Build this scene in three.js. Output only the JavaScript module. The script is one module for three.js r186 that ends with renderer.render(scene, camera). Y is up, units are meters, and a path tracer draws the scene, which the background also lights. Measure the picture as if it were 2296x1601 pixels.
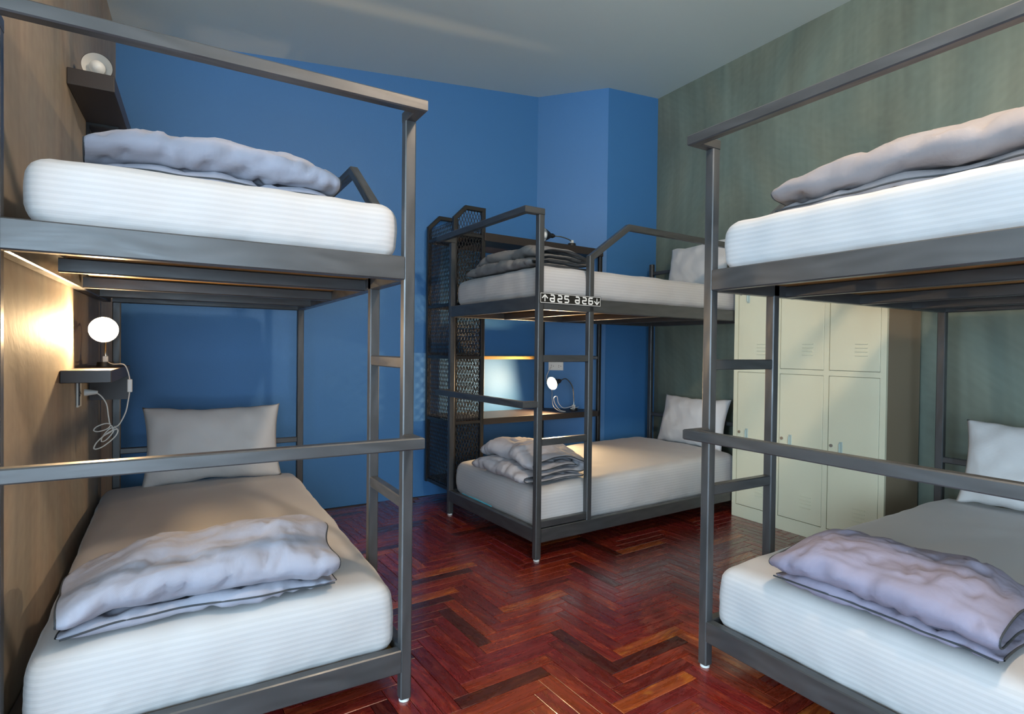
import * as THREE from 'three';
import { mergeGeometries } from 'three/addons/utils/BufferGeometryUtils.js';
import { RoundedBoxGeometry } from 'three/addons/geometries/RoundedBoxGeometry.js';
import { RectAreaLightUniformsLib } from 'three/addons/lights/RectAreaLightUniformsLib.js';
import { createNoise3D } from 'simplex-noise';

// ---------------------------------------------------------------- camera, sky, large lights, exposure
const scene = new THREE.Scene();
const renderer = new THREE.WebGLRenderer({ antialias: true });
renderer.toneMapping = THREE.LinearToneMapping;
renderer.toneMappingExposure = 1.2;
renderer.shadowMap.enabled = true;
RectAreaLightUniformsLib.init();
const V = (x, y, z) => new THREE.Vector3(x, y, z);

const camera = new THREE.PerspectiveCamera(2 * Math.atan(800.5 / 1269.98) * 180 / Math.PI, 2296 / 1601, 0.02, 60);
{
  const yaw = 0.5385, pitch = -0.0128, roll = 0.0114;
  const fw = V(Math.sin(yaw), 0, -Math.cos(yaw)), rt = V(Math.cos(yaw), 0, Math.sin(yaw)), up = V(0, 1, 0);
  const f = fw.clone().multiplyScalar(Math.cos(pitch)).addScaledVector(up, Math.sin(pitch));
  const u = up.clone().multiplyScalar(Math.cos(pitch)).addScaledVector(fw, -Math.sin(pitch));
  const r2 = rt.clone().multiplyScalar(Math.cos(roll)).addScaledVector(u, Math.sin(roll));
  const u2 = u.clone().multiplyScalar(Math.cos(roll)).addScaledVector(rt, -Math.sin(roll));
  camera.matrixAutoUpdate = true;
  camera.quaternion.setFromRotationMatrix(new THREE.Matrix4().makeBasis(r2, u2, f.clone().negate()));
  camera.position.set(0, 1.27, 0);
  scene.add(camera);
}

// overcast daylight outside the window
scene.background = new THREE.Color().setRGB(0.64, 0.82, 1.0);
scene.backgroundIntensity = 3;
const WALL_A = { x: -0.424, z: -1.95 }, WALL_TURN = Math.atan2(0.09, 2.62);   // the left wall runs at a slight angle
const leftX = (z) => WALL_A.x + (WALL_A.z - z) * Math.tan(WALL_TURN);
const FAR_X = -5.5, WIN = { z0: -0.30, z1: 2.20, y0: 0.65, y1: 2.50 };        // the window, in the far left wall beside the camera
const REAR_Z = 2.6, WIN2 = { x0: -1.7, x1: 0.3, y0: 0.5, y1: 2.1 };            // a second window, in the wall behind the camera
function daylight(strength, w, h, at, into) {   // the sky's light where it comes in at a window
  const day = new THREE.RectAreaLight(new THREE.Color().setRGB(0.56, 0.785, 1.0), strength, w - 0.1, h - 0.1);
  day.position.copy(at); day.lookAt(at.clone().sub(into.clone().negate())); scene.add(day);
}
daylight(27, WIN.z1 - WIN.z0, WIN.y1 - WIN.y0, V(FAR_X + 0.02, (WIN.y0 + WIN.y1) / 2, (WIN.z0 + WIN.z1) / 2), V(1, 0, 0));
daylight(14, WIN2.x1 - WIN2.x0, WIN2.y1 - WIN2.y0, V((WIN2.x0 + WIN2.x1) / 2, (WIN2.y0 + WIN2.y1) / 2, REAR_Z - 0.02), V(0, 0, -1));

// ---------------------------------------------------------------- random, noise, textures
function rng(seed) { let s = seed >>> 0; return () => { s = (s + 0x6D2B79F5) >>> 0; let t = s; t = Math.imul(t ^ (t >>> 15), t | 1); t ^= t + Math.imul(t ^ (t >>> 7), t | 61); return ((t ^ (t >>> 14)) >>> 0) / 4294967296; }; }
const noise = createNoise3D(rng(7));
const rnd = rng(42);
// noise that repeats over a square tile: n cycles in x, m in y
function tileNoise(u, v, n, m, seed) {
  const a = u * Math.PI * 2, b = v * Math.PI * 2, R = n / 6.283, Q = m / 6.283;
  return noise(Math.cos(a) * R + seed * 9.1, Math.sin(a) * R + Math.cos(b) * Q * 1.3, Math.sin(b) * Q + seed * 3.7) ;
}
function dataTex(w, h, fn, srgb, rep = 1) {
  const d = new Uint8Array(w * h * 4);
  for (let y = 0; y < h; y++) for (let x = 0; x < w; x++) {
    const c = fn(x / w, y / h), i = (y * w + x) * 4;
    for (let k = 0; k < 3; k++) d[i + k] = Math.max(0, Math.min(255, Math.round((Array.isArray(c) ? c[k] : c) * 255)));
    d[i + 3] = 255;
  }
  const t = new THREE.DataTexture(d, w, h, THREE.RGBAFormat);
  t.wrapS = t.wrapT = THREE.RepeatWrapping; t.magFilter = THREE.LinearFilter; t.minFilter = THREE.LinearMipmapLinearFilter; t.generateMipmaps = true;
  if (srgb) t.colorSpace = THREE.SRGBColorSpace;
  t.repeat.set(rep, rep); t.needsUpdate = true;
  return t;
}
// polished cement with trowel clouds and vertical runs; one tile is 2.6 m
const cementTone = (u, v) => 0.74 + 0.05 * tileNoise(u, v, 5, 3, 1) + 0.035 * tileNoise(u, v, 22, 2, 2) + 0.018 * tileNoise(u, v, 60, 4, 3) + 0.02 * tileNoise(u, v, 40, 40, 4);
const cementTex = dataTex(512, 512, (u, v) => { const t = cementTone(u, v), h = 0.02 * tileNoise(u, v, 9, 4, 5); return [t + h, t, t - h * 0.6]; }, true, 1 / 2.6);
const cementBump = dataTex(512, 512, (u, v) => 0.5 + 0.25 * tileNoise(u, v, 30, 14, 6) + 0.2 * tileNoise(u, v, 110, 90, 7), false, 1 / 2.6);
const rollerBump = dataTex(256, 256, (u, v) => 0.5 + 0.3 * tileNoise(u, v, 50, 50, 8) + 0.2 * tileNoise(u, v, 90, 90, 9), false, 1 / 0.3);
const brushBump = dataTex(512, 128, (u, v) => 0.5 + 0.35 * tileNoise(u, v, 3, 30, 10), false, 1 / 0.5);
const brushTone = dataTex(512, 256, (u, v) => 0.82 + 0.09 * tileNoise(u, v, 3, 14, 12), true, 1 / 0.6);
const brushRough = dataTex(256, 256, (u, v) => 0.66 + 0.16 * tileNoise(u, v, 4, 12, 14), false, 1 / 0.5);
const woodTones = [0, 1, 2].map((k) => dataTex(512, 128, (u, v) => {
  const g = 0.5 + 0.3 * tileNoise(u, v, 1.5, 22, 20 + k) + 0.2 * tileNoise(u, v, 5, 70, 24 + k), w = Math.max(0, tileNoise(u, v, 6, 5, 28 + k) - 0.35) * 1.2;
  return [0.62 + 0.36 * g + 0.25 * w, 0.5 + 0.4 * g + 0.55 * w, 0.5 + 0.32 * g + 0.25 * w];
}, true, 1));
const woodRough = dataTex(256, 256, (u, v) => 0.5 + 0.25 * tileNoise(u, v, 6, 6, 33) + 0.2 * tileNoise(u, v, 30, 30, 34), false, 1);
const plyTex = dataTex(256, 256, (u, v) => { const g = 0.8 + 0.12 * tileNoise(u, v, 3, 20, 35); return [g, g * 0.97, g * 0.9]; }, true, 1 / 0.8);
const weave = dataTex(256, 256, (u, v) => 0.5 + 0.2 * Math.sin(u * 402) * Math.sin(v * 402) + 0.25 * tileNoise(u, v, 12, 12, 36), false, 1 / 0.25);
// satin stripe of the bed linen: alternate dull and shiny bands 9 mm wide
const stripe = dataTex(64, 256, (u, v) => { const s = Math.sin(v * Math.PI * 2 * 12); const k = Math.tanh(s * 4) * 0.5 + 0.5; const c = 0.972 + 0.028 * k; return [c, c, c]; }, true, 1 / 0.216);
const stripeBump = dataTex(64, 256, (u, v) => Math.tanh(Math.sin(v * Math.PI * 2 * 12) * 4) * 0.3 + 0.5, false, 1 / 0.216);

const lin = (r, g, b) => new THREE.Color().setRGB(r, g, b);
const M = {
  cementLeft: new THREE.MeshStandardMaterial({ color: lin(0.58, 0.49, 0.385), map: cementTex, bumpMap: cementBump, bumpScale: 0.0008, roughness: 0.6 }),
  cementRight: new THREE.MeshStandardMaterial({ color: lin(0.26, 0.305, 0.235), map: cementTex, bumpMap: cementBump, bumpScale: 0.0008, roughness: 0.6 }),
  blue: new THREE.MeshStandardMaterial({ color: lin(0.046, 0.180, 0.42), bumpMap: rollerBump, bumpScale: 0.0006, roughness: 0.55 }),
  ceiling: new THREE.MeshStandardMaterial({ color: lin(0.72, 0.79, 0.74), bumpMap: rollerBump, bumpScale: 0.0006, roughness: 0.9 }),
  rear: new THREE.MeshStandardMaterial({ color: lin(0.55, 0.54, 0.50), roughness: 0.85 }),
  steel: new THREE.MeshPhysicalMaterial({ color: lin(0.058, 0.060, 0.062), map: brushTone, roughness: 0.6, roughnessMap: brushRough, bumpMap: brushBump, bumpScale: 0.00025, clearcoat: 0.4, clearcoatRoughness: 0.38 }),
  blackSteel: new THREE.MeshPhysicalMaterial({ color: lin(0.018, 0.017, 0.017), map: brushTone, roughness: 0.65, roughnessMap: brushRough, bumpMap: brushBump, bumpScale: 0.00025, clearcoat: 0.15, clearcoatRoughness: 0.4 }),
  ply: new THREE.MeshStandardMaterial({ color: lin(0.62, 0.38, 0.12), map: plyTex, roughness: 0.6 }),
  board: new THREE.MeshStandardMaterial({ color: lin(0.030, 0.022, 0.019), roughness: 0.45 }),
  sheet: new THREE.MeshPhysicalMaterial({ color: lin(0.45, 0.445, 0.445), map: stripe, bumpMap: stripeBump, bumpScale: 0.0004, roughness: 0.75, sheen: 0.3, sheenColor: lin(1, 1, 1), sheenRoughness: 0.5 }),
  linen: new THREE.MeshPhysicalMaterial({ color: lin(0.54, 0.53, 0.52), bumpMap: weave, bumpScale: 0.0006, roughness: 0.8, sheen: 0.3, sheenColor: lin(1, 1, 1) }),
  duvet: new THREE.MeshPhysicalMaterial({ color: lin(0.27, 0.275, 0.325), bumpMap: weave, bumpScale: 0.0008, roughness: 0.82, sheen: 0.25, sheenColor: lin(0.8, 0.82, 0.9) }),
  duvetGrey: new THREE.MeshPhysicalMaterial({ color: lin(0.19, 0.185, 0.18), bumpMap: weave, bumpScale: 0.0008, roughness: 0.82 }),
  duvetMauve: new THREE.MeshPhysicalMaterial({ color: lin(0.215, 0.20, 0.265), bumpMap: weave, bumpScale: 0.0008, roughness: 0.82 }),
  duvetPale: new THREE.MeshPhysicalMaterial({ color: lin(0.36, 0.35, 0.37), bumpMap: weave, bumpScale: 0.0008, roughness: 0.82 }),
  duvetWarm: new THREE.MeshPhysicalMaterial({ color: lin(0.20, 0.185, 0.19), bumpMap: weave, bumpScale: 0.0008, roughness: 0.82 }),
  piping: new THREE.MeshStandardMaterial({ color: lin(0.035, 0.04, 0.045), roughness: 0.8 }),
  teal: new THREE.MeshStandardMaterial({ color: lin(0.10, 0.48, 0.60), roughness: 0.8 }),
  cream: new THREE.MeshPhysicalMaterial({ color: lin(0.60, 0.57, 0.41), roughness: 0.5, clearcoat: 0.25, clearcoatRoughness: 0.35, bumpMap: rollerBump, bumpScale: 0.0003 }),
  brownPanel: new THREE.MeshStandardMaterial({ color: lin(0.23, 0.175, 0.115), roughness: 0.55, bumpMap: rollerBump, bumpScale: 0.0003 }),
  seam: new THREE.MeshStandardMaterial({ color: lin(0.10, 0.09, 0.06), roughness: 0.8 }),
  handle: new THREE.MeshStandardMaterial({ color: lin(0.42, 0.50, 0.46), roughness: 0.35, metalness: 0.4 }),
  chrome: new THREE.MeshStandardMaterial({ color: lin(0.5, 0.5, 0.48), roughness: 0.25, metalness: 1 }),
  white: new THREE.MeshStandardMaterial({ color: lin(0.72, 0.72, 0.68), roughness: 0.45 }),
  dark: new THREE.MeshStandardMaterial({ color: lin(0.012, 0.012, 0.012), roughness: 0.5 }),
  shadeIn: new THREE.MeshStandardMaterial({ color: lin(0.75, 0.74, 0.70), roughness: 0.5, side: THREE.DoubleSide }),
  glow: new THREE.MeshStandardMaterial({ color: lin(0.9, 0.85, 0.75), emissive: lin(1, 0.78, 0.48), emissiveIntensity: 9, roughness: 0.4 }),
  bulbOff: new THREE.MeshStandardMaterial({ color: lin(0.78, 0.78, 0.74), roughness: 0.35 }),
  rubber: new THREE.MeshStandardMaterial({ color: lin(0.62, 0.64, 0.62), roughness: 0.6 }),
  glass: new THREE.MeshPhysicalMaterial({ color: lin(1, 1, 1), transmission: 1, roughness: 0.02, thickness: 0 }),
  subfloor: new THREE.MeshStandardMaterial({ color: lin(0.12, 0.07, 0.055), roughness: 0.85 }),
};

// ---------------------------------------------------------------- building helpers
const taken = {};
function numbered(name) { const n = taken[name] = (taken[name] ?? -1) + 1; return n ? name + '_' + String(n).padStart(3, '0') : name; }
function shade(o) { o.castShadow = o.receiveShadow = true; return o; }
function part(name, geo, mat, parent, label) { const m = shade(new THREE.Mesh(geo, mat)); m.name = name; parent.add(m); if (label) m.userData.label = label; return m; }
function thing(name, label, category, pos = [0, 0, 0], turn = 0, group) {
  const g = new THREE.Group(); g.name = numbered(name); g.position.set(...pos); g.rotation.y = turn;
  g.userData = { label, category }; if (group) g.userData.group = group; scene.add(g); return g;
}
function single(name, geo, mat, label, category, group) {
  const m = shade(new THREE.Mesh(geo, mat)); m.name = numbered(name); m.userData = { label, category }; if (group) m.userData.group = group; scene.add(m); return m;
}
function structure(name, label) { const g = new THREE.Group(); g.name = name; g.userData = { kind: 'structure', label, category: name.split('_')[0] }; scene.add(g); return g; }
// a box with its texture laid out in metres
function box(w, h, d, x = 0, y = 0, z = 0) {
  const g = new THREE.BoxGeometry(w, h, d), uv = g.attributes.uv, size = [[d, h], [d, h], [w, d], [w, d], [w, h], [w, h]];
  for (let f = 0; f < 6; f++) for (let k = 0; k < 4; k++) { const i = f * 4 + k; uv.setXY(i, uv.getX(i) * size[f][0] + x + z, uv.getY(i) * size[f][1] + y); }
  return g.translate(x, y, z);
}
const span = (x0, x1, y0, y1, z0, z1) => box(x1 - x0, y1 - y0, z1 - z0, (x0 + x1) / 2, (y0 + y1) / 2, (z0 + z1) / 2);
function soft(w, h, d, r, x = 0, y = 0, z = 0) { return new RoundedBoxGeometry(w, h, d, 2, r).translate(x, y, z); }
// square or flat steel tube swept along a mitred path; chamfered edges; U is the profile's "height" direction
function tube(pts, w, h, U = V(0, 1, 0), c = 0.004) {
  const P = pts.map((p) => V(...p)), prof = [], a = w / 2, b = h / 2;
  for (const [sx, sy] of [[1, 1], [-1, 1], [-1, -1], [1, -1]]) { const q = [[sx * a, sy * (b - c)], [sx * (a - c), sy * b]]; if (sx * sy < 0) q.reverse(); prof.push(...q); }
  const n = prof.length, T = []; for (let i = 0; i + 1 < P.length; i++) T.push(P[i + 1].clone().sub(P[i]).normalize());
  const ring = (i, seg) => {
    const t = T[seg], side = t.clone().cross(U).normalize(), up = side.clone().cross(t).normalize();
    let m = t; if (i > 0 && i < P.length - 1) m = T[i - 1].clone().add(T[i]).normalize();
    return prof.map(([x, y]) => { const o = side.clone().multiplyScalar(x).addScaledVector(up, y); return P[i].clone().add(o).addScaledVector(t, -o.dot(m) / t.dot(m)); });
  };
  const pos = [], uv = []; let run = 0, flip = false;
  const tri = (A, B, C, ua, ub, uc) => { for (const p of [A, B, C]) pos.push(p.x, p.y, p.z); uv.push(...ua, ...ub, ...uc); };
  for (let s = 0; s < T.length; s++) {
    const A = ring(s, s), B = ring(s + 1, s), len = P[s].distanceTo(P[s + 1]); let v = 0;
    for (let k = 0; k < n; k++) {
      const k2 = (k + 1) % n, dv = A[k].distanceTo(A[k2]);
      tri(A[k], A[k2], B[k2], [run, v], [run, v + dv], [run + len, v + dv]); tri(A[k], B[k2], B[k], [run, v], [run + len, v + dv], [run + len, v]);
      v += dv;
    }
    if (s === 0) for (let k = 1; k + 1 < n; k++) tri(A[0], A[k + 1], A[k], [0, 0], [0.01, 0], [0, 0.01]);
    if (s === T.length - 1) for (let k = 1; k + 1 < n; k++) tri(B[0], B[k], B[k + 1], [0, 0], [0.01, 0], [0, 0.01]);
    run += len;
  }
  const g = new THREE.BufferGeometry();
  g.setAttribute('position', new THREE.Float32BufferAttribute(pos, 3)); g.setAttribute('uv', new THREE.Float32BufferAttribute(uv, 2));
  g.computeVertexNormals();
  return g;
}
function wire(pts, r, seg = 60, closed = false) { return new THREE.TubeGeometry(new THREE.CatmullRomCurve3(pts.map((p) => Array.isArray(p) ? V(...p) : p), closed), seg, r, 8, closed); }
function smooth(g) {   // average the normals of vertices that share a place
  g.computeVertexNormals();
  const p = g.attributes.position, n = g.attributes.normal, at = new Map(), key = (i) => Math.round(p.getX(i) * 4e4) + ',' + Math.round(p.getY(i) * 4e4) + ',' + Math.round(p.getZ(i) * 4e4);
  for (let i = 0; i < p.count; i++) { const k = key(i), s = at.get(k) ?? [0, 0, 0]; s[0] += n.getX(i); s[1] += n.getY(i); s[2] += n.getZ(i); at.set(k, s); }
  for (let i = 0; i < p.count; i++) { const s = at.get(key(i)), l = Math.hypot(...s) || 1; n.setXYZ(i, s[0] / l, s[1] / l, s[2] / l); }
  return g;
}
const grain = (x, y, z, f, s = 0) => noise(x * f + s, y * f - s * 1.7, z * f + s * 0.6);

// ---------------------------------------------------------------- the room
const BLUE_Z = -4.57, RIGHT_X = 4.2, FAR_LEFT = -0.6;
const ceilY = (x) => 3.36 + 0.111 * x;    // the ceiling slopes up to the right
{
  const wl = structure('wall_left', 'polished cement wall beside the left bunk');
  wl.position.set(WALL_A.x, 0, WALL_A.z); wl.rotation.y = -WALL_TURN;
  const a = -(WALL_A.z - BLUE_Z) - 0.15, t = 0.18, H = 3.4;
  part('wall_panel', span(-t, 0, 0, H, a, 0.07), M.cementLeft, wl);
  const wp = structure('wall_side', 'plain wall returning from the left bunk to the window wall');
  part('wall_panel', span(FAR_X - 0.2, WALL_A.x - 0.03, 0, 3.4, -2.06, -1.88), M.rear, wp);
  const ww = structure('wall_window', 'plain wall with the window, left of the camera');
  part('wall_panel', mergeGeometries([span(FAR_X - 0.2, FAR_X, 0, 2.9, -1.88, WIN.z0), span(FAR_X - 0.2, FAR_X, 0, 2.9, WIN.z1, REAR_Z), span(FAR_X - 0.2, FAR_X, 0, WIN.y0, WIN.z0, WIN.z1), span(FAR_X - 0.2, FAR_X, WIN.y1, 2.9, WIN.z0, WIN.z1)]), M.rear, ww);
  const win = structure('window_1', 'window in the wall left of the camera'), fr = 0.05, x0 = FAR_X - 0.13, x1 = FAR_X - 0.07;
  part('window_frame', mergeGeometries([span(x0, x1, WIN.y0, WIN.y1, WIN.z0, WIN.z0 + fr), span(x0, x1, WIN.y0, WIN.y1, WIN.z1 - fr, WIN.z1), span(x0, x1, WIN.y0, WIN.y0 + fr, WIN.z0 + fr, WIN.z1 - fr), span(x0, x1, WIN.y1 - fr, WIN.y1, WIN.z0 + fr, WIN.z1 - fr)]), M.white, win);
  part('window_pane', span(FAR_X - 0.102, FAR_X - 0.098, WIN.y0 + fr, WIN.y1 - fr, WIN.z0 + fr, WIN.z1 - fr), M.glass, win);

  const wb = structure('wall_back', 'deep blue painted back wall');
  part('wall_panel', span(FAR_LEFT - 0.2, 4.6, 0, 4.1, BLUE_Z - 0.2, BLUE_Z), M.blue, wb);
  const wc = structure('wall_corner', 'blue chamfered column in the far right corner');
  const s = new THREE.Shape([[2.99, 4.57], [3.515, 4.16], [RIGHT_X + 0.02, 4.205], [RIGHT_X + 0.02, 4.6], [2.99, 4.6]].map(([x, z]) => new THREE.Vector2(x, z)));
  const cg = new THREE.ExtrudeGeometry(s, { depth: 4.0, bevelEnabled: false }); cg.rotateX(Math.PI / 2); cg.translate(0, 4.0, 0); cg.scale(1, 1, -1);
  { const ix = cg.index; const p = cg.attributes.position; if (!ix) { for (let i = 0; i < p.count; i += 3) { for (const at of ['position', 'uv']) { const A = cg.attributes[at], n = A.itemSize; for (let k = 0; k < n; k++) { const q = A.array[(i + 1) * n + k]; A.array[(i + 1) * n + k] = A.array[(i + 2) * n + k]; A.array[(i + 2) * n + k] = q; } } } } }
  cg.computeVertexNormals();
  part('column_face', cg, M.blue, wc);
  const wr = structure('wall_right', 'olive grey cement wall on the right');
  part('wall_panel', span(RIGHT_X, RIGHT_X + 0.2, 0, 4.1, BLUE_Z, REAR_Z), M.cementRight, wr);
  const we = structure('wall_rear', 'plain wall behind the camera');
  const rz = REAR_Z, rt = REAR_Z + 0.2;
  part('wall_panel', mergeGeometries([span(FAR_X - 0.2, WIN2.x0, 0, 4.1, rz, rt), span(WIN2.x1, 4.6, 0, 4.1, rz, rt), span(WIN2.x0, WIN2.x1, 0, WIN2.y0, rz, rt), span(WIN2.x0, WIN2.x1, WIN2.y1, 4.1, rz, rt)]), M.rear, we);
  const wi = structure('window_2', 'window in the wall behind the camera'), za = rz + 0.07, zb = rz + 0.13;
  part('window_frame', mergeGeometries([span(WIN2.x0, WIN2.x0 + 0.05, WIN2.y0, WIN2.y1, za, zb), span(WIN2.x1 - 0.05, WIN2.x1, WIN2.y0, WIN2.y1, za, zb), span(WIN2.x0 + 0.05, WIN2.x1 - 0.05, WIN2.y0, WIN2.y0 + 0.05, za, zb), span(WIN2.x0 + 0.05, WIN2.x1 - 0.05, WIN2.y1 - 0.05, WIN2.y1, za, zb)]), M.white, wi);
  part('window_pane', span(WIN2.x0 + 0.05, WIN2.x1 - 0.05, WIN2.y0 + 0.05, WIN2.y1 - 0.05, rz + 0.098, rz + 0.102), M.glass, wi);
  const ce = structure('ceiling', 'pale sloping plaster ceiling');
  const len = 10.8, cb = box(len, 0.2, REAR_Z - BLUE_Z + 0.6, 0, 0.1, 0);
  const cm = part('ceiling_panel', cb, M.ceiling, ce);
  cm.rotation.z = Math.atan(0.111); cm.position.set(-0.6, ceilY(-0.6), (REAR_Z + BLUE_Z) / 2);
}

// herringbone parquet
{
  const fl = structure('floor', 'dark red herringbone parquet floor, polished and scuffed');
  part('subfloor', span(FAR_X - 0.2, 4.5, -0.1, -0.012, BLUE_Z - 0.1, REAR_Z + 0.1), M.subfloor, fl);
  const W = 0.066, N = 6, L = W * N, gap = 0.0009, turn = 0.055;
  const tones = [lin(0.150, 0.017, 0.012), lin(0.105, 0.012, 0.011), lin(0.18, 0.028, 0.013), lin(0.25, 0.062, 0.016), lin(0.050, 0.008, 0.007), lin(0.135, 0.014, 0.016)];
  const mats = tones.map((c, i) => new THREE.MeshPhysicalMaterial({ color: c.clone().multiplyScalar(1.6), map: woodTones[i % 3], roughness: 0.62, roughnessMap: woodRough, clearcoat: 0.75, clearcoatRoughness: 0.2, bumpMap: woodTones[i % 3], bumpScale: 0.00015 }));
  const pick = [0, 0, 1, 2, 0, 5, 1, 2, 3, 0, 5, 1, 4, 2, 0, 1];
  const plankGeo = (k) => {   // chamfered top edges, grain along its length
    const a = L / 2 - gap, b = W / 2 - gap, c = 0.0016, y = 0, g = new THREE.BufferGeometry(), pos = [], uv = [];
    const O = [[-a, -c, -b], [a, -c, -b], [a, -c, b], [-a, -c, b]], I = [[-a + c, y, -b + c], [a - c, y, -b + c], [a - c, y, b - c], [-a + c, y, b - c]], D = O.map(([x, , z]) => [x, -0.012, z]);
    const quad = (A, B, C, E) => { for (const p of [A, B, C, A, C, E]) { pos.push(...p); uv.push(p[0] / 0.8 + k * 0.37, p[2] / 0.25 + k * 0.29); } };
    quad(I[0], I[3], I[2], I[1]);
    for (let i = 0; i < 4; i++) { const j = (i + 1) % 4; quad(I[i], I[j], O[j], O[i]); quad(O[i], O[j], D[j], D[i]); }
    g.setAttribute('position', new THREE.Float32BufferAttribute(pos, 3)); g.setAttribute('uv', new THREE.Float32BufferAttribute(uv, 2)); g.computeVertexNormals(); return g;
  };
  const geos = [0, 1, 2, 3, 4].map(plankGeo), list = [], inv = new THREE.Matrix4();
  camera.updateMatrixWorld(true); camera.updateProjectionMatrix(); inv.copy(camera.matrixWorld).invert();
  const ox = 1.545, oz = -1.69, ct = Math.cos(turn), st = Math.sin(turn);
  for (let i = -110; i < 110; i++) for (let j = -24; j < 24; j++) for (const vert of [0, 1]) {
    let cx = i + N * j, cy = i - N * j;
    if (vert) { cx += N + 0.5; cy += 0.5 - (N - 1) / 2 ; cy += 0; } else { cx += N / 2; cy += 0.5; }
    const px = cx * W, pz = -cy * W, x = ox + px * ct + pz * st, z = oz - px * st + pz * ct;
    if (x < FAR_X + 0.02 || (z < -1.86 && x < leftX(z) + 0.02) || x > RIGHT_X - 0.02 || z < BLUE_Z + 0.03 || z > REAR_Z - 0.03) continue;
    const c = V(x, 0, z).applyMatrix4(inv), u = c.x / -c.z * 1269.98 + 1148, v = 800.5 - c.y / -c.z * 1269.98;
    const seen = c.z < -0.3 && u > 560 && u < 2050 && v < 1680 && !(u < 860 && x < 0.66) ;
    list.push({ x, z, vert, seen, score: seen ? 1 / (c.z * c.z) + (u > 880 && u < 1640 ? 1 : 0) : 0, k: Math.floor(rnd() * 5), m: pick[Math.floor(rnd() * pick.length)], w: rnd() });
  }
  list.sort((a, b) => b.score - a.score);
  const rest = mats.map(() => []);
  list.forEach((p, i) => {
    const q = new THREE.Object3D(); q.position.set(p.x, -0.0002 - 0.0005 * p.w, p.z); q.rotation.y = turn + (p.vert ? Math.PI / 2 : 0);
    if (i < 300) { const m = part('plank', geos[p.k], mats[p.m], fl); m.position.copy(q.position); m.rotation.copy(q.rotation); }
    else { q.updateMatrix(); rest[p.m].push(geos[p.k].clone().applyMatrix4(q.matrix)); }
  });
  rest.forEach((r, i) => { if (r.length) { const m = part('plank_field', mergeGeometries(r), mats[i], fl); m.userData.kind = 'stuff'; } });
}

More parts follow.
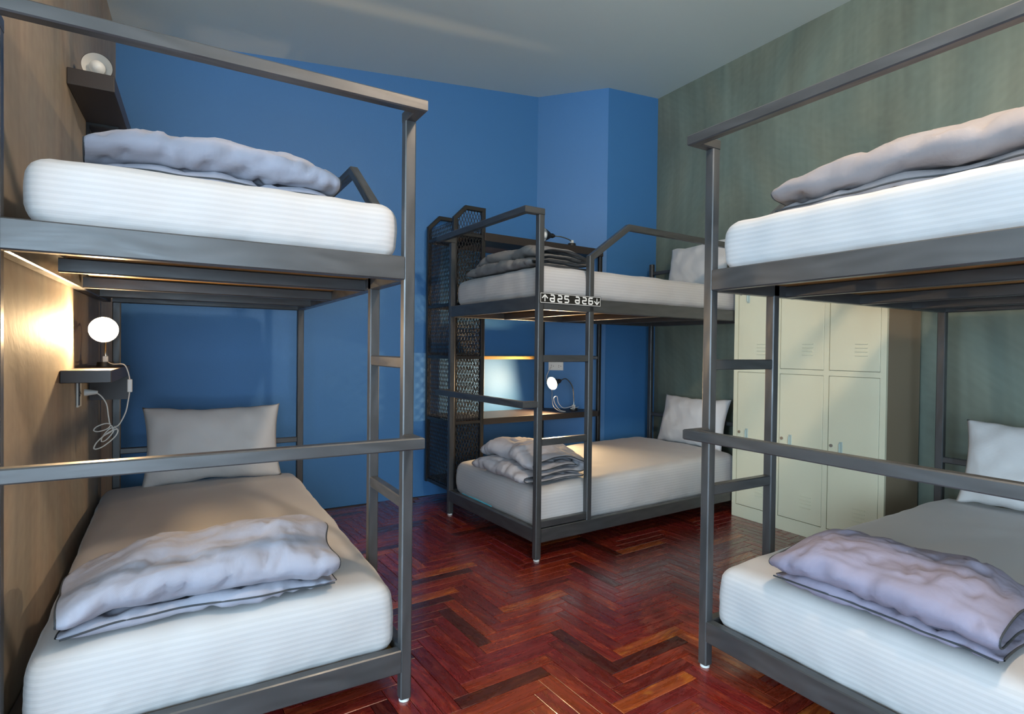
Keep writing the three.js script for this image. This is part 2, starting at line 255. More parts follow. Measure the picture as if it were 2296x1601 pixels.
// ---------------------------------------------------------------- bunk beds
// Local frame: the foot end faces +z with its outer corner post at the origin, the ladder side is x = 0, the bed runs back to z = -len.
// side = -1 puts the ladder on the other hand.
const S = 0.040, W = 1.162, HG = 2.116, HC = 0.965, HU = 1.5965, RH = 0.0834, HL = 0.1914, D = 0.106;
const BUNKS = {
  left: { pos: [0.740, 0, -1.920], turn: 0, len: 2.046, side: 1 },
  middle: { pos: [1.862, 0, -2.815], turn: -Math.PI / 2 + 0.05, len: 2.23, side: 1 },
  right: { pos: [1.830, 0, -1.567], turn: -Math.PI / 2, len: 2.03, side: -1 },
};
function bunk(key, label, opt = {}) {
  const B = BUNKS[key], s = B.side, L = B.len, g = thing('bunk_bed', label, 'bunk bed', B.pos, B.turn, 'dark steel bunk beds');
  const X = (x) => s * x, T = (name, pts, w = S, h = S, U) => part(name, tube(pts.map(([x, y, z]) => [X(x), y, z]), w, h, U), M.steel, g);
  const h2 = S / 2, ux = V(1, 0, 0), tall = HG - S;
  const farX = opt.skew ?? -W + h2;
  T('post', [[-h2, 0.012, -h2], [-h2, tall, -h2]], S, S, ux);
  T('post', [[-W + h2, 0.012, -h2], [-W + h2, tall, -h2]], S, S, ux);
  T('post', [[-h2, 0.012, -L + h2], [-h2, HG, -L + h2]], S, S, ux);
  T('post', [[farX, 0.012, -L + h2], [farX, opt.skew ? HU - RH : HG, -L + h2]], S, S, ux);
  for (const [x, z] of [[-h2, -h2], [-W + h2, -h2], [-h2, -L + h2], [farX, -L + h2]]) part('foot_cap', new THREE.CylinderGeometry(0.017, 0.019, 0.014, 16).translate(X(x), 0.007, z), M.rubber, g);
  // foot end: guard on top and cross rail, both standing proud of the posts
  T('guard_rail', [[-h2, HG - h2, -S], [-h2, HG - h2, D - h2], [-W + h2, HG - h2, D - h2], [-W + h2, HG - h2, -S]], S, S);
  T('cross_rail', [[-h2, HC - h2, -0.002], [-h2, HC - h2, D - h2], [-W + h2, HC - h2, D - h2], [-W + h2, HC - h2, -0.002]], S, S);
  for (const top of [HU, HL]) {
    const y = top - RH / 2;
    T('end_rail', [[-S, y, -h2], [-W + S, y, -h2]], S, RH);
    T('end_rail', [[-S, y, -L + h2], [farX + (opt.skew ? -0.02 : h2), y, -L + h2]], S, RH);
    T('side_rail', [[-h2, y, -S], [-h2, y, -L + S]], S, RH);
    if (opt.skew) T('side_rail', [[-W + h2 + 0.004, y, -S], [-W + h2 + 0.076, y, -L + S]], S, RH);
    else T('side_rail', [[-W + h2, y, -S], [-W + h2, y, -L + S]], S, RH);
  }
  T('head_rail', [[-S, 0.661, -L + h2], [farX + h2, 0.661, -L + h2]], 0.03, 0.034);
  if (!opt.skew) T('head_rail', [[-S, HG - 0.09, -L + h2], [farX + h2, HG - 0.09, -L + h2]], 0.03, 0.034);
  // joists and boards
  for (const k of [0.5, 1.1, 1.62]) T('joist', [[-S, HU - RH + 0.024, -k], [-W + S + (opt.skew ? 0.05 : 0), HU - RH + 0.024, -k]], 0.036, 0.048);
  const inset = opt.skew ? 0.075 : 0;
  part('upper_board', span(Math.min(X(-S), X(-W + S + inset)), Math.max(X(-S), X(-W + S + inset)), HU - RH + 0.049, HU - 0.014, -L + S, -S), M.ply, g, 'bare plywood deck of the upper bunk');
  part('lower_board', span(Math.min(X(-S), X(-W + S + inset)), Math.max(X(-S), X(-W + S + inset)), HL - 0.052, HL - 0.036, -L + S, -S), M.ply, g, 'bare plywood deck of the lower bunk');
  // ladder: its outer post runs on into the upper side guard
  const ld = 0.40 + h2;
  T('ladder_guard', [[-h2, HL, -ld], [-h2, 1.862, -ld], [-h2, HG - h2, -ld - 0.33], [-h2, HG - h2, -L + S]], S, S, ux);
  for (const y of opt.rungs ?? [1.24, 0.735]) T('rung', [[-h2, y - 0.021, -S], [-h2, y - 0.021, -ld + h2]], 0.034, 0.042);
  return g;
}
bunk('left', 'dark grey steel bunk bed along the left cement wall', { skew: -1.02 });
bunk('middle', 'dark grey steel bunk bed with the number sign, against the blue wall', { rungs: [1.24, 0.735, 0.238] });
bunk('right', 'dark grey steel bunk bed at the right, in front of the lockers');

function inBunk(o, key) { const B = BUNKS[key]; o.position.set(...B.pos); o.rotation.y = B.turn; return o; }

// mattress: a soft-edged block under a striped fitted sheet
function mattress(key, upper, label) {
  const B = BUNKS[key], s = B.side, x0 = -0.052, x1 = -W + (key === 'left' ? 0.08 : 0.052), z0 = -0.052, z1 = -Math.min(B.len, 2.08) + 0.05;
  const w = x0 - x1, d = z0 - z1, y0 = upper ? HU - 0.012 : HL - 0.034, h = upper ? 0.205 : 0.255, r = 0.055;
  const geo = new THREE.BoxGeometry(w, h, d, 44, 12, 72), p = geo.attributes.position, uv = geo.attributes.uv, nrm = geo.attributes.normal.clone(), v = V(), q = V();
  for (let i = 0; i < p.count; i++) {
    v.fromBufferAttribute(p, i); const ny = nrm.getY(i);
    q.set(Math.max(-w / 2 + r, Math.min(w / 2 - r, v.x)), Math.max(-h / 2 + r, Math.min(h / 2 - r, v.y)), Math.max(-d / 2 + r, Math.min(d / 2 - r, v.z)));
    v.sub(q).normalize(); const out = v.clone(); v.multiplyScalar(r).add(q);
    const ex = 1 - (2 * v.x / w) ** 2, ez = 1 - (2 * v.z / d) ** 2, ey = 1 - (2 * v.y / h) ** 2, back = 0.5 - v.z / d;
    if (v.y > 0) v.y += upper ? 0.008 * Math.pow(Math.max(0, ex * ez), 0.4) : 0.035 * back + 0.04 * Math.pow(Math.max(0, ex * ez), 0.35) * (0.3 + back);
    v.x += Math.sign(v.x) * 0.012 * ey * (Math.abs(v.x) > w * 0.4 ? 1 : 0); v.z += Math.sign(v.z) * 0.012 * ey * (Math.abs(v.z) > d * 0.44 ? 1 : 0);
    const k = v.y < -0.02 ? 1 : 0.35, a = grain(v.x, v.y, v.z, 4.5, upper ? 3 : 8) * 0.004, c = grain(v.x * 1.0 + v.z * 0.6, v.y * 3.2, v.z, 15, 5) * 0.0022 * k;
    v.addScaledVector(out, a + c);
    p.setXYZ(i, s * (v.x + (x0 + x1) / 2), v.y + y0 + h / 2, v.z + (z0 + z1) / 2);
    if (Math.abs(ny) > 0.5) uv.setXY(i, v.z, 0.004 + v.x * 0.001); else uv.setXY(i, v.x + v.z, v.y);
  }
  if (s < 0) { const ix = geo.index; for (let i = 0; i < ix.count; i += 3) { const t = ix.getX(i + 1); ix.setX(i + 1, ix.getX(i + 2)); ix.setX(i + 2, t); } }
  const g = inBunk(thing('mattress', label, 'mattress', [0, 0, 0], 0, 'white sheeted mattresses'), key);
  part('fitted_sheet', smooth(geo), M.sheet, g);
  if (key === 'middle' && !upper) part('underlay', soft(0.42, 0.012, 0.4, 0.005, -0.80, HL - 0.004, -0.247), M.teal, g, 'turquoise mattress underlay showing below the sheet');
  return g;
}
mattress('left', true, 'white mattress on the upper bunk at the left');
mattress('left', false, 'white mattress on the lower bunk at the left, brightly lit at its foot');
mattress('middle', true, 'white mattress on the upper bunk above the number sign');
mattress('middle', false, 'white mattress on the lower bunk of the middle bed, turquoise showing below');
mattress('right', true, 'white mattress on the upper bunk at the right');
mattress('right', false, 'white mattress on the lower bunk at the right');

// pillow: two bulging faces meeting in a seam, dog-eared corners
function pillow(label, w, h, t, pos, rot, seed) {
  const n = 44, pos3 = [], uv = [], idx = [];
  for (const f of [1, -1]) {
    const base = pos3.length / 3;
    for (let j = 0; j <= n; j++) for (let i = 0; i <= n; i++) {
      const u = i / n * 2 - 1, v = j / n * 2 - 1, x = u * w / 2 * (1 - 0.07 * (1 - v * v)), y = v * h / 2 * (1 - 0.10 * (1 - u * u));
      const e = Math.max(0, (1 - u ** 4) * (1 - v ** 4)), c = Math.pow(Math.abs(u * v), 2);
      let z = t / 2 * Math.pow(e, 0.62) * (1 - 0.25 * c);
      const fade = Math.min(1, e * 3);
      z += fade * (grain(x, y, f, 6, seed) * 0.009 + grain(x * 2 + y, y * 0.7, f, 10, seed + 2) * 0.003);
      const ry = grain(x, y * 0.3, 0, 7, seed + 5) * 0.008 * Math.abs(v) ** 3;
      pos3.push(x, y + ry, f * z + grain(x, y, 0, 5, seed + 9) * 0.004); uv.push(x, y);
    }
    for (let j = 0; j < n; j++) for (let i = 0; i < n; i++) { const a = base + j * (n + 1) + i, b = a + 1, c = a + n + 1, d = c + 1; f > 0 ? idx.push(a, b, d, a, d, c) : idx.push(a, d, b, a, c, d); }
  }
  const g = new THREE.BufferGeometry(); g.setAttribute('position', new THREE.Float32BufferAttribute(pos3, 3)); g.setAttribute('uv', new THREE.Float32BufferAttribute(uv, 2)); g.setIndex(idx);
  const m = single('pillow', smooth(g), M.linen, label, 'pillow', 'white pillows'); m.position.set(...pos); m.rotation.set(...rot, 'YXZ'); return m;
}
pillow('white pillow leaning at the head of the left lower bunk', 0.74, 0.46, 0.15, [0.215, 0.688, -3.84], [-0.22, 0, 0.0], 1);
pillow('white pillow at the head of the middle lower bunk', 0.72, 0.46, 0.15, [3.965, 0.648, -3.50], [-0.28, -Math.PI / 2 + 0.03, 0.0], 2);
pillow('white pillow standing on the upper bunk under its side guard', 0.66, 0.44, 0.14, [3.965, 2.02, -3.46], [-0.2, -Math.PI / 2 + 0.03, 0.03], 3);
pillow('white pillow at the head of the right lower bunk', 0.74, 0.46, 0.15, [3.70, 0.698, -1.02], [-0.26, -Math.PI / 2, 0.0], 4);

// duvet: one padded sheet folded along a path (x across the fold, y up) and stretched along z, piped at both ends
function duvet(label, path, T, len, mat, pos, turn, seed, o = {}) {
  const lump = o.lump ?? 0.012, N = 150, Mz = 46, cv = new THREE.CatmullRomCurve3(path.map(([a, b]) => V(a, b, 0)), false, 'centripetal');
  const P = [], Nn = []; for (let i = 0; i <= N; i++) { const p = cv.getPointAt(i / N), t = cv.getTangentAt(i / N); P.push(p); Nn.push(V(-t.y, t.x, 0)); }
  const field = (v) => {
    const k = Math.min(1, Math.max(0, v.y / 0.05)), e = 2 * v.z / len, dome = 1 - 0.25 * Math.max(0, Math.abs(e) - 0.55) / 0.45;
    return V(v.x + grain(v.x, v.y, v.z, 3.2, seed) * lump * 1.3 + (o.slant ?? 0) * v.z, Math.max(0.002, v.y * dome * (1 + (o.taper ?? 0) * e) + k * grain(v.x, 0, v.z, 4, seed + 4) * lump), v.z + grain(v.x, v.y, v.z, 3, seed + 7) * lump * 1.2);
  };
  const tip = 5, ringN = 2 * (N + 1) + 2 * tip, pos3 = [], uv = [], idx = [];
  for (let k = 0; k <= Mz; k++) {
    const e = k / Mz * 2 - 1, z = Math.sign(e) * (1 - Math.pow(1 - Math.abs(e), 1.5)) * len / 2, th = T * Math.max(0.1, Math.pow(1 - Math.pow(Math.abs(2 * z / len), 9), 0.55));
    const put = (v, i, n) => { const q = field(v), wr = th / T * (grain(q.x * 1.4, q.y * 1.4, q.z * 0.5, 17, seed + 1) * 0.0034 + Math.pow(Math.abs(grain(q.x + q.z * 0.4, q.y, q.z * 2.2, 6, seed + 3)), 3) * -0.022); q.addScaledVector(n, wr); if (q.y < 0.0015) q.y = 0.0015; pos3.push(q.x, q.y, q.z); uv.push(i / N * 1.6, z); };
    for (let i = 0; i <= N; i++) put(P[i].clone().addScaledVector(Nn[i], th / 2).setZ(z), i, Nn[i]);
    const t1 = V(Nn[N].y, -Nn[N].x, 0); for (let j = 1; j <= tip; j++) { const a = Math.PI * j / (tip + 1), n = Nn[N].clone().multiplyScalar(Math.cos(a)).addScaledVector(t1, Math.sin(a)); put(P[N].clone().addScaledVector(n, th / 2).setZ(z), N, n); }
    for (let i = N; i >= 0; i--) { const n = Nn[i].clone().negate(); put(P[i].clone().addScaledVector(n, th / 2).setZ(z), i, n); }
    const t0 = V(-Nn[0].y, Nn[0].x, 0); for (let j = 1; j <= tip; j++) { const a = Math.PI * j / (tip + 1), n = Nn[0].clone().multiplyScalar(-Math.cos(a)).addScaledVector(t0, Math.sin(a)); put(P[0].clone().addScaledVector(n, th / 2).setZ(z), 0, n); }
  }
  for (let k = 0; k < Mz; k++) for (let i = 0; i < ringN; i++) { const a = k * ringN + i, b = k * ringN + (i + 1) % ringN, c = a + ringN, d = b + ringN; idx.push(a, c, d, a, d, b); }
  for (const [k, f] of [[0, 1], [Mz, -1]]) for (let i = 0; i < N; i++) { const a = k * ringN + i, b = a + 1, c = k * ringN + (N + 1 + tip) + (N - i), d = c - 1; f > 0 ? idx.push(a, b, d, a, d, c) : idx.push(a, d, b, a, c, d); }
  const g = new THREE.BufferGeometry(); g.setAttribute('position', new THREE.Float32BufferAttribute(pos3, 3)); g.setAttribute('uv', new THREE.Float32BufferAttribute(uv, 2)); g.setIndex(idx); g.computeVertexNormals();
  const th = thing('duvet', label, 'duvet', pos, turn, 'folded grey duvets');
  part('quilt', g, mat, th);
  for (const e of [-1, 1]) part('piping', new THREE.TubeGeometry(new THREE.CatmullRomCurve3(P.filter((_, i) => i % 2 === 0).map((p) => { const q = field(V(p.x, p.y, e * len / 2)); q.z += e * 0.001; return q; })), 140, 0.0032, 6), M.piping, th);
  // piping along the free edges of the fold
  for (const i of [0, N]) { const t = V(Nn[i].y, -Nn[i].x, 0).multiplyScalar(i ? 1 : -1), pts = []; for (let k = 0; k <= 24; k++) { const z = (k / 24 - 0.5) * len * 0.98; pts.push(field(P[i].clone().addScaledVector(t, T / 2).setZ(z))); } part('piping', new THREE.TubeGeometry(new THREE.CatmullRomCurve3(pts), 60, 0.003, 6), M.piping, th); }
  return th;
}
const foldFlat = [[0.03, 0.024], [0.30, 0.024], [0.355, 0.04], [0.36, 0.062], [0.32, 0.076], [0.07, 0.074], [0.0, 0.088], [-0.015, 0.118], [0.05, 0.148], [0.2, 0.158], [0.34, 0.138], [0.405, 0.09], [0.415, 0.03]];
const foldRoll = [[0.40, 0.022], [0.0, 0.022], [-0.05, 0.03], [-0.055, 0.055], [0.0, 0.068], [0.36, 0.068], [0.435, 0.085], [0.435, 0.125], [0.36, 0.163], [0.2, 0.185], [0.06, 0.182], [0.005, 0.155], [0.02, 0.122], [0.10, 0.114], [0.34, 0.115]];
const HALF = Math.PI / 2, UP_TOP = HU + 0.199, LOW_TOP = HL + 0.228;
const puff = (p, k) => p.map(([a, b], i) => [a, b * k]);
duvet('pale blue grey duvet folded on the left lower bunk', puff(foldFlat, 1.02), 0.054, 0.77, M.duvet, [0.105, LOW_TOP + 0.016, -1.99], HALF, 11, { lump: 0.02, taper: 0.2 });
duvet('long pale grey duvet folded on the left upper bunk', puff(foldFlat, 0.95), 0.048, 0.74, M.duvet, [0.14, UP_TOP, -2.12], HALF, 23, { lump: 0.012 });
duvet('grey duvet rolled at the foot of the middle lower bunk', puff(foldRoll, 1.06), 0.05, 0.64, M.duvetPale, [1.895, LOW_TOP + 0.016, -3.25], 0.05, 31, { lump: 0.016 });
duvet('dark grey duvet folded on the middle upper bunk', puff(foldRoll, 0.77), 0.036, 0.80, M.duvetGrey, [1.94, UP_TOP, -3.36], 0.05, 47, { lump: 0.014 });
duvet('mauve grey duvet folded on the right lower bunk', puff(foldFlat, 1.0), 0.053, 0.67, M.duvetMauve, [1.885, LOW_TOP + 0.016, -0.945], 0, 53, { lump: 0.014 });
duvet('grey duvet lying on the right upper bunk', foldFlat, 0.05, 0.98, M.duvetWarm, [1.99, UP_TOP, -0.88], 0, 67, { lump: 0.016, taper: 0.1 });

// ---------------------------------------------------------------- number sign on the middle bunk
{
  const cv = document.createElement('canvas'); cv.width = 970; cv.height = 130; const c = cv.getContext('2d');
  c.fillStyle = '#15130f'; c.fillRect(0, 0, 970, 130);
  c.strokeStyle = '#dcdcd8'; c.lineWidth = 6; c.strokeRect(9, 9, 952, 112);
  c.lineJoin = 'bevel'; c.lineCap = 'butt';
  const line = (pts, w) => { c.lineWidth = w; c.beginPath(); pts.forEach(([x, y], i) => i ? c.lineTo(x, y) : c.moveTo(x, y)); c.stroke(); };
  const arrow = (x, up) => { const y0 = up ? 106 : 24, y1 = up ? 28 : 102, k = up ? 1 : -1; line([[x, y0], [x, y1]], 14); line([[x - 42, y1 + 40 * k], [x, y1], [x + 42, y1 + 40 * k]], 16); };
  const glyph = {
    a: [[18, 26], [62, 26], [74, 38], [74, 102], [28, 102], [12, 86], [12, 66], [74, 66]],
    2: [[16, 26], [62, 26], [74, 38], [74, 64], [14, 66], [14, 88], [28, 102], [80, 102]],
    5: [[80, 26], [14, 26], [14, 62], [66, 62], [76, 74], [76, 90], [64, 102], [12, 102]],
    6: [[78, 26], [26, 26], [14, 38], [14, 102], [64, 102], [76, 90], [76, 62], [14, 62]],
  };
  const put = (ch, x) => line(glyph[ch].map(([a, b]) => [x + a, b]), 18);
  arrow(72, true); put('a', 140); put('2', 256); put('5', 362); put('a', 534); put('2', 648); put('6', 752); arrow(902, false);
  const tex = new THREE.CanvasTexture(cv); tex.colorSpace = THREE.SRGBColorSpace;
  const g = inBunk(thing('bed_sign', 'small black sign with white arrows reading a25 a26 on the middle bunk rail', 'sign'), 'middle');
  const w = 0.485, h = 0.065, y = 1.583;
  part('plate', box(0.003, h, w, 0.0016, y, -0.008 - w / 2), M.dark, g);
  const face = part('printed_face', new THREE.PlaneGeometry(w, h), new THREE.MeshStandardMaterial({ map: tex, roughness: 0.5 }), g, 'printed bed numbers');
  face.rotation.y = HALF; face.position.set(0.0034, y, -0.008 - w / 2);
}

// ---------------------------------------------------------------- steel lockers against the right wall
{
  const g = thing('locker', 'cream steel locker cabinet with six doors between the bunks', 'locker', [3.75, 0, -2.902]);
  const w = 1.10, dep = 0.42, H = 2.15, n = 3, split = 1.138, foot = 0.095;
  const m = 0.034, zs = [0, 1, 2, 3].map((i) => i * (w - m) / n), ys = [[foot, split - m / 2], [split + m / 2, H - 0.03]];
  part('frame', mergeGeometries([...zs.map((z) => span(0, 0.02, foot, H - 0.03, z, z + m)), span(0, 0.02, 0, foot, 0, w), span(0, 0.02, H - 0.03, H, 0, w), ...[0, 1, 2].map((i) => span(0, 0.02, split - m / 2, split + m / 2, zs[i] + m, zs[i + 1]))]), M.cream, g);
  part('body', mergeGeometries([span(0.021, dep, 0, 0.02, 0.016, w - 0.016), span(0.021, dep, H - 0.02, H, 0.016, w - 0.016), span(dep - 0.015, dep, 0.02, H - 0.02, 0.016, w - 0.016), span(0.03, 0.034, 0.02, H - 0.02, 0.016, w - 0.016)]), M.cream, g);
  for (const z of [0, w - 0.015]) part('side_panel', span(0.021, dep, 0, H, z, z + 0.015), M.brownPanel, g, 'brown side panel');
  for (let i = 0; i < n; i++) for (const [y0, y1] of ys.map(([p, q]) => [p + 0.003, q - 0.003])) {
    const z0 = zs[i] + m + 0.003, z1 = zs[i + 1] - 0.003, hz = z0 + 0.085, lz = z0 + 0.022, hy = y0 + 0.54;
    const d = part('door', soft(0.018, y1 - y0, z1 - z0, 0.003, 0.01, (y0 + y1) / 2, (z0 + z1) / 2), M.cream, g);
    part('handle', mergeGeometries([soft(0.006, 0.105, 0.022, 0.002, 0.0, hy, hz), soft(0.012, 0.08, 0.007, 0.002, -0.004, hy, hz - 0.008)]), M.handle, d, 'pale green recessed handle');
    part('lock', new THREE.CylinderGeometry(0.011, 0.011, 0.01, 20).rotateZ(HALF).translate(-0.001, hy + 0.02, lz), M.chrome, d);
    const vz = (z0 + z1) / 2 + 0.045;
    for (let k = 0; k < 4; k++) part('vent', soft(0.007, 0.007, 0.078, 0.002, 0.0, y0 + 0.10 + k * 0.025, vz), M.cream, d);
  }
}

// ---------------------------------------------------------------- mesh-sided shelf unit behind the middle bunk
{
  const g = thing('shelf_unit', 'black steel shelf unit with mesh tower behind the middle bunk', 'shelf', [1.845, 0, -4.005], 0.05);
  const xa = 0.012, xb = 0.30, xc = 1.545, zf = -0.017, zb = -0.475, t = 0.034, h = t / 2, top = 2.40, low = 0.15, ux = V(0, 0, 1);
  const T = (name, pts, w = t, hh = t, U = ux) => part(name, tube(pts, w, hh, U), M.blackSteel, g);
  for (const z of [zf, zb]) T('tower_frame', [[xa + h, low, z], [xa + h, top - 0.11, z], [xa + 0.11, top - h, z], [xb - h, top - h, z], [xb - h, low, z]]);
  const uy = V(0, 1, 0);
  for (const y of [low + h, 0.69, 1.205, 1.62, 2.17]) { for (const x of [xa + h, xb - h]) T('tower_rail', [[x, y, zf - h], [x, y, zb + h]], t * 0.8, t * 0.8, uy); for (const z of [zf, zb]) T('tower_rail', [[xa + t, y, z], [xb - t, y, z]], t * 0.8, t * 0.8, uy); }
  for (const y of [low + t, 0.707, 1.222, 2.187]) part('tower_shelf', span(xa + t, xb - t, y, y + 0.014, zb + 0.02, zf - 0.02), M.board, g);
  // expanded metal: two families of slanting strands
  const strands = (w, y0, y1, inside = () => true) => {
    const out = [], slope = 2.4, pitch = 0.027, H = y1 - y0;
    for (const sg of [1, -1]) for (let c = -H / slope; c < w + H / slope; c += pitch) {
      // strand: |u - c| * slope above the foot of the panel, kept inside the panel and its bevelled corner
      const p = Math.max(0, sg > 0 ? c : c - H / slope), q = Math.min(w, sg > 0 ? c + H / slope : c); if (q - p < 0.003) continue;
      const v = (u) => y0 + Math.abs(u - c) * slope; let a0 = null, a1 = null;
      for (let k = 0; k <= 60; k++) { const u = p + (q - p) * k / 60; if (inside(u, v(u))) { a0 ??= u; a1 = u; } }
      if (a0 !== null && a1 - a0 > 0.003) out.push([a0, v(a0), a1, v(a1)]);
    }
    return out;
  };
  const bar = (A, B, r) => { const d = B.clone().sub(A), l = d.length(), b = new THREE.BoxGeometry(r, r, l); b.lookAt(d.normalize()); return b.translate((A.x + B.x) / 2, (A.y + B.y) / 2, (A.z + B.z) / 2); };
  const side = zf - zb - 2 * t * 0.5, panels = [];
  for (const x of [xa + 0.008, xb - 0.008]) panels.push(strands(side, low + t, top - 0.13).map(([p, v, q, w]) => bar(V(x, v, zb + h + p), V(x, w, zb + h + q), 0.0036)));
  panels.push(strands(xb - xa - 2 * t, low + t, top - t, (u, v) => v < top - 0.11 + (u + t) * 1.0 - 0.03).map(([p, v, q, w]) => bar(V(xa + t + p, v, zf), V(xa + t + q, w, zf), 0.0036)));
  for (const p of panels) part('mesh_panel', mergeGeometries(p), M.blackSteel, g, 'black expanded metal mesh');
  // posts and boards to the right of the tower
  T('unit_post', [[xc, 0.012, zf], [xc, 2.20, zf]]); T('unit_post', [[1.225, 0.012, zb + 0.012], [1.225, 2.10, zb + 0.012]]);
  part('desk_board', soft(xc - xb + 0.03, 0.05, 0.455, 0.003, (xb + xc) / 2, 0.689, zf - 0.2275 + h), M.board, g);
  part('narrow_shelf', soft(0.83, 0.028, 0.2, 0.003, xb + 0.415, 1.199, zb + 0.085), M.ply, g, 'narrow wooden shelf lit from below');
  part('top_board', soft(xc - xb + 0.03, 0.066, 0.48, 0.003, (xb + xc) / 2, 2.172, zf - 0.23 + h), M.board, g);
  part('light_block_board', span(xb, xc - h, 1.532, 1.552, -0.145, -0.002), M.board, g);  // added board behind the deck, keeps the desk lamp from striping the ceiling
  T('unit_rail', [[1.225, 1.205, zb + 0.012], [xc, 1.205, zf]], 0.03, 0.03, uy);
}

// ---------------------------------------------------------------- boards on the left wall
function wallShelf(label, y, th, z0, z1, w, box_) {
  const zc = (z0 + z1) / 2, g = thing('wall_shelf', label, 'shelf', [leftX(zc), 0, zc], -WALL_TURN, 'dark shelves on the left wall');
  part('board', soft(w, th, z0 - z1, 0.003, w / 2 + 0.001, y - th / 2, 0), M.board, g);
  part('bracket', mergeGeometries([span(0.001, 0.012, y - th - 0.12, y - th, -0.012, 0.012), span(0.012, w * 0.8, y - th - 0.012, y - th, -0.012, 0.012)]), M.blackSteel, g);
  if (box_) part('apron', span(0.004, w, y - 0.175, y - th - 0.002, z1 - zc, z1 - zc + 0.03), M.board, g);
  return g;
}
wallShelf('dark brown shelf on the left wall above the upper bunk', 2.43, 0.07, -3.0, -3.95, 0.165);
wallShelf('dark shelf on the left wall holding the lit lamp', 1.166, 0.052, -2.87, -3.58, 0.17, true);

// ---------------------------------------------------------------- reading lamps
// the shade's mouth faces `dir` from `mouth`; a gooseneck runs down to a base standing at `base`
function lamp(label, mouth, dir, base, lit, cord) {
  const g = thing('reading_lamp', label, 'lamp', base, 0, 'black reading lamps'), B = V(...base), m = V(...mouth).sub(B), d = V(...dir).normalize(), q = new THREE.Quaternion().setFromUnitVectors(V(0, 1, 0), d);
  const prof = [[0.013, -0.115], [0.017, -0.10], [0.02, -0.07], [0.032, -0.055], [0.058, 0]].map(([r, y]) => new THREE.Vector2(r, y)), inner = [[0.0565, 0.0], [0.031, -0.052], [0.017, -0.066], [0.0, -0.068]].map(([r, y]) => new THREE.Vector2(r, y));
  const put = (geo) => geo.applyQuaternion(q).translate(m.x, m.y, m.z);
  const sh = part('lamp_shade', put(new THREE.LatheGeometry(prof, 40)), M.dark, g); sh.material = M.dark;
  part('shade_lining', put(new THREE.LatheGeometry(inner, 40)), M.shadeIn, sh, 'white inside of the shade');
  part('socket_ring', put(mergeGeometries([0, 1, 2].map((k) => new THREE.TorusGeometry(0.0185, 0.002, 8, 28).rotateX(HALF).translate(0, -0.076 - k * 0.011, 0)))), M.blackSteel, sh);
  part('bulb', put(new THREE.SphereGeometry(0.03, 28, 20).scale(1, 1.1, 1).translate(0, -0.015, 0)), lit ? M.glow : M.bulbOff, g);
  const back = m.clone().addScaledVector(d, -0.115), b2 = m.clone().addScaledVector(d, -0.19);
  const pts = [back, b2.clone().add(V(0, 0.0, 0)), V(b2.x * 0.45 - d.x * 0.03, Math.max(b2.y * 0.75, 0.05), b2.z * 0.45 - d.z * 0.03), V(0, Math.max(0.035, b2.y * 0.35), 0), V(0, 0.02, 0)];
  part('gooseneck', wire(pts, 0.0055, 60), M.chrome, g);
  part('base', mergeGeometries([new THREE.CylinderGeometry(0.034, 0.038, 0.022, 28).translate(0, 0.011, 0)]), M.dark, g);
  part('switch_box', soft(0.022, 0.03, 0.03, 0.004, 0, 0.036, 0.0), M.white, g);
  if (cord) part('cord', wire(cord.map((p) => V(...p).sub(B)), 0.0028, 220), M.white, g);
  if (lit) { const p = new THREE.PointLight(new THREE.Color().setRGB(1, 0.68, 0.36), lit); p.position.copy(m).addScaledVector(d, -0.015); p.castShadow = true; p.shadow.radius = 1.2; g.add(p); }
  return g;
}
{
  const z = -3.25, loop = (cx, cy, rx, ry, tilt, k0, k1, dz) => { const out = []; for (let k = k0; k <= k1; k++) { const a = k / 8 * Math.PI * 2, x = Math.cos(a) * rx, y = Math.sin(a) * ry; out.push([cx + x * Math.cos(tilt) - y * Math.sin(tilt), cy + x * Math.sin(tilt) + y * Math.cos(tilt), z + dz * k]); } return out; };
  const cord = [[-0.345, 1.05, z], [-0.305, 1.045, z], [-0.272, 1.0, z], [-0.262, 0.935, z], [-0.256, 0.90, z], ...loop(-0.285, 0.885, 0.035, 0.014, 0.35, 0, 8, 0.001), ...loop(-0.27, 0.83, 0.062, 0.018, 0.75, 1, 16, 0.001), ...loop(-0.265, 0.85, 0.04, 0.012, 0.95, 0, 8, -0.001), [-0.225, 0.89, z], [-0.196, 0.95, z], [-0.186, 1.003, z], [-0.18, 1.05, z], [-0.179, 1.10, z], [-0.188, 1.15, z], [-0.20, 1.178, z + 0.01], [-0.25, 1.18, -3.3], [-0.275, 1.19, -3.34]];
  const l = lamp('lit reading lamp on the shelf above the left lower bunk', [-0.274, 1.34, -3.165], [0.05, -0.06, 1], [-0.283, 1.1665, -3.36], 1.9, cord);
  part('inline_switch', soft(0.02, 0.062, 0.014, 0.004, -0.179 + 0.283, 1.078 - 1.1665, z + 3.36), M.white, l);
  part('plug', new THREE.CylinderGeometry(0.008, 0.017, 0.05, 16).rotateZ(-HALF).translate(-0.328 + 0.283, 1.05 - 1.1665, z + 3.36), M.white, l);
}
lamp('unlit black lamp on the shelf above the left upper bunk', [-0.294, 2.497, -3.10], [0.02, -0.05, 1], [-0.31, 2.4305, -3.36], 0, [[-0.24, 2.44, -3.5], [-0.228, 2.425, -3.5], [-0.226, 2.38, -3.5], [-0.205, 2.37, -3.5], [-0.212, 2.34, -3.5], [-0.23, 2.33, -3.5], [-0.226, 2.25, -3.5], [-0.222, 2.0, -3.52]]);
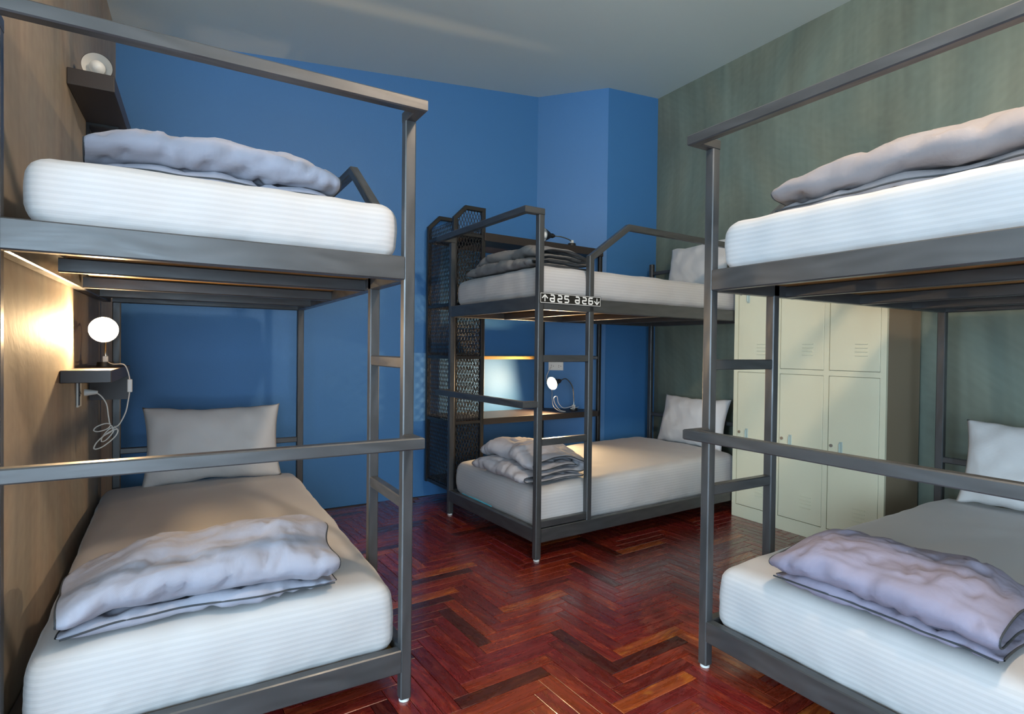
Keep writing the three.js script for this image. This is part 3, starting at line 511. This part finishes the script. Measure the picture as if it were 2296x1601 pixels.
{
  const z = -4.12, dk = 0.7145;
  lamp('lit gooseneck lamp on the desk behind the middle lower bunk', [2.885, 0.975, -4.13], [-1, -0.2, 0.24], [3.195, dk, -4.22], 5.5,
    [[3.10, 1.115, -4.452], [3.06, 1.07, -4.44], [3.03, 1.0, -4.43], [3.04, 0.9, -4.36], [2.95, 0.83, -4.22], [2.93, 0.76, -4.16], [2.97, 0.725, z], [3.03, 0.72, z], [2.97, 0.735, z], [2.91, 0.80, z], [2.90, 0.85, z], [2.93, 0.86, z], [2.95, 0.80, z], [3.0, 0.755, z], [3.08, 0.76, z], [3.12, 0.77, z], [3.13, 0.74, z], [3.08, 0.745, z], [3.15, 0.75, z], [3.19, 0.752, z - 0.02]]);
  lamp('unlit black cone lamp lying on the top shelf over the middle bunk', [2.735, 2.264, -4.07], [-1, -0.03, 0.04], [3.06, 2.2055, -4.10], 0, [[3.05, 2.235, -4.08], [3.08, 2.215, -4.08], [3.11, 2.209, -4.1], [3.16, 2.209, -4.12], [3.2, 2.209, -4.15]]);
}

// ---------------------------------------------------------------- sockets
function outlet(label, pos, turn, w, h) {
  const g = thing('power_outlet', label, 'outlet', pos, turn);
  part('plate', soft(w, h, 0.01, 0.003, 0, 0, 0.006), M.white, g);
  for (const x of w > h ? [-w / 4, w / 4] : [0]) part('socket_hole', mergeGeometries([[-0.008, 0.008], [-0.008, -0.008], [0.012, 0]].map(([a, b]) => new THREE.CylinderGeometry(0.0035, 0.0035, 0.004, 12).rotateX(HALF).translate(x + a, b, 0.0105))), M.dark, g);
  return g;
}
outlet('white double power outlet on the blue column above the desk lamp', [3.148, 1.118, -4.446], Math.atan2(-0.41, 0.525) , 0.142, 0.08);
outlet('white power outlet on the left wall under the shelf', [leftX(-3.25) + 0.0, 1.045, -3.25], HALF - WALL_TURN, 0.075, 0.12);

// ---------------------------------------------------------------- ceiling lamp above the camera's end of the room
{
  const x = 1.35, z = -0.35, y = ceilY(x), g = thing('ceiling_lamp', 'round warm ceiling lamp out of view above the aisle', 'lamp', [x, y, z]);
  g.rotation.z = Math.atan(0.111);
  part('rim', new THREE.CylinderGeometry(0.19, 0.19, 0.03, 40).translate(0, -0.016, 0), M.white, g);
  part('diffuser', new THREE.SphereGeometry(0.17, 36, 14, 0, Math.PI * 2, Math.PI / 2, Math.PI / 2).scale(1, 0.45, 1).translate(0, -0.032, 0), new THREE.MeshStandardMaterial({ color: lin(0.9, 0.85, 0.75), emissive: lin(1, 0.75, 0.48), emissiveIntensity: 3 }), g);
  const p = new THREE.PointLight(new THREE.Color().setRGB(1, 0.76, 0.55), 11.5); p.position.set(0, -0.19, 0); p.castShadow = true; p.shadow.radius = 5; g.add(p);
}

renderer.render(scene, camera);
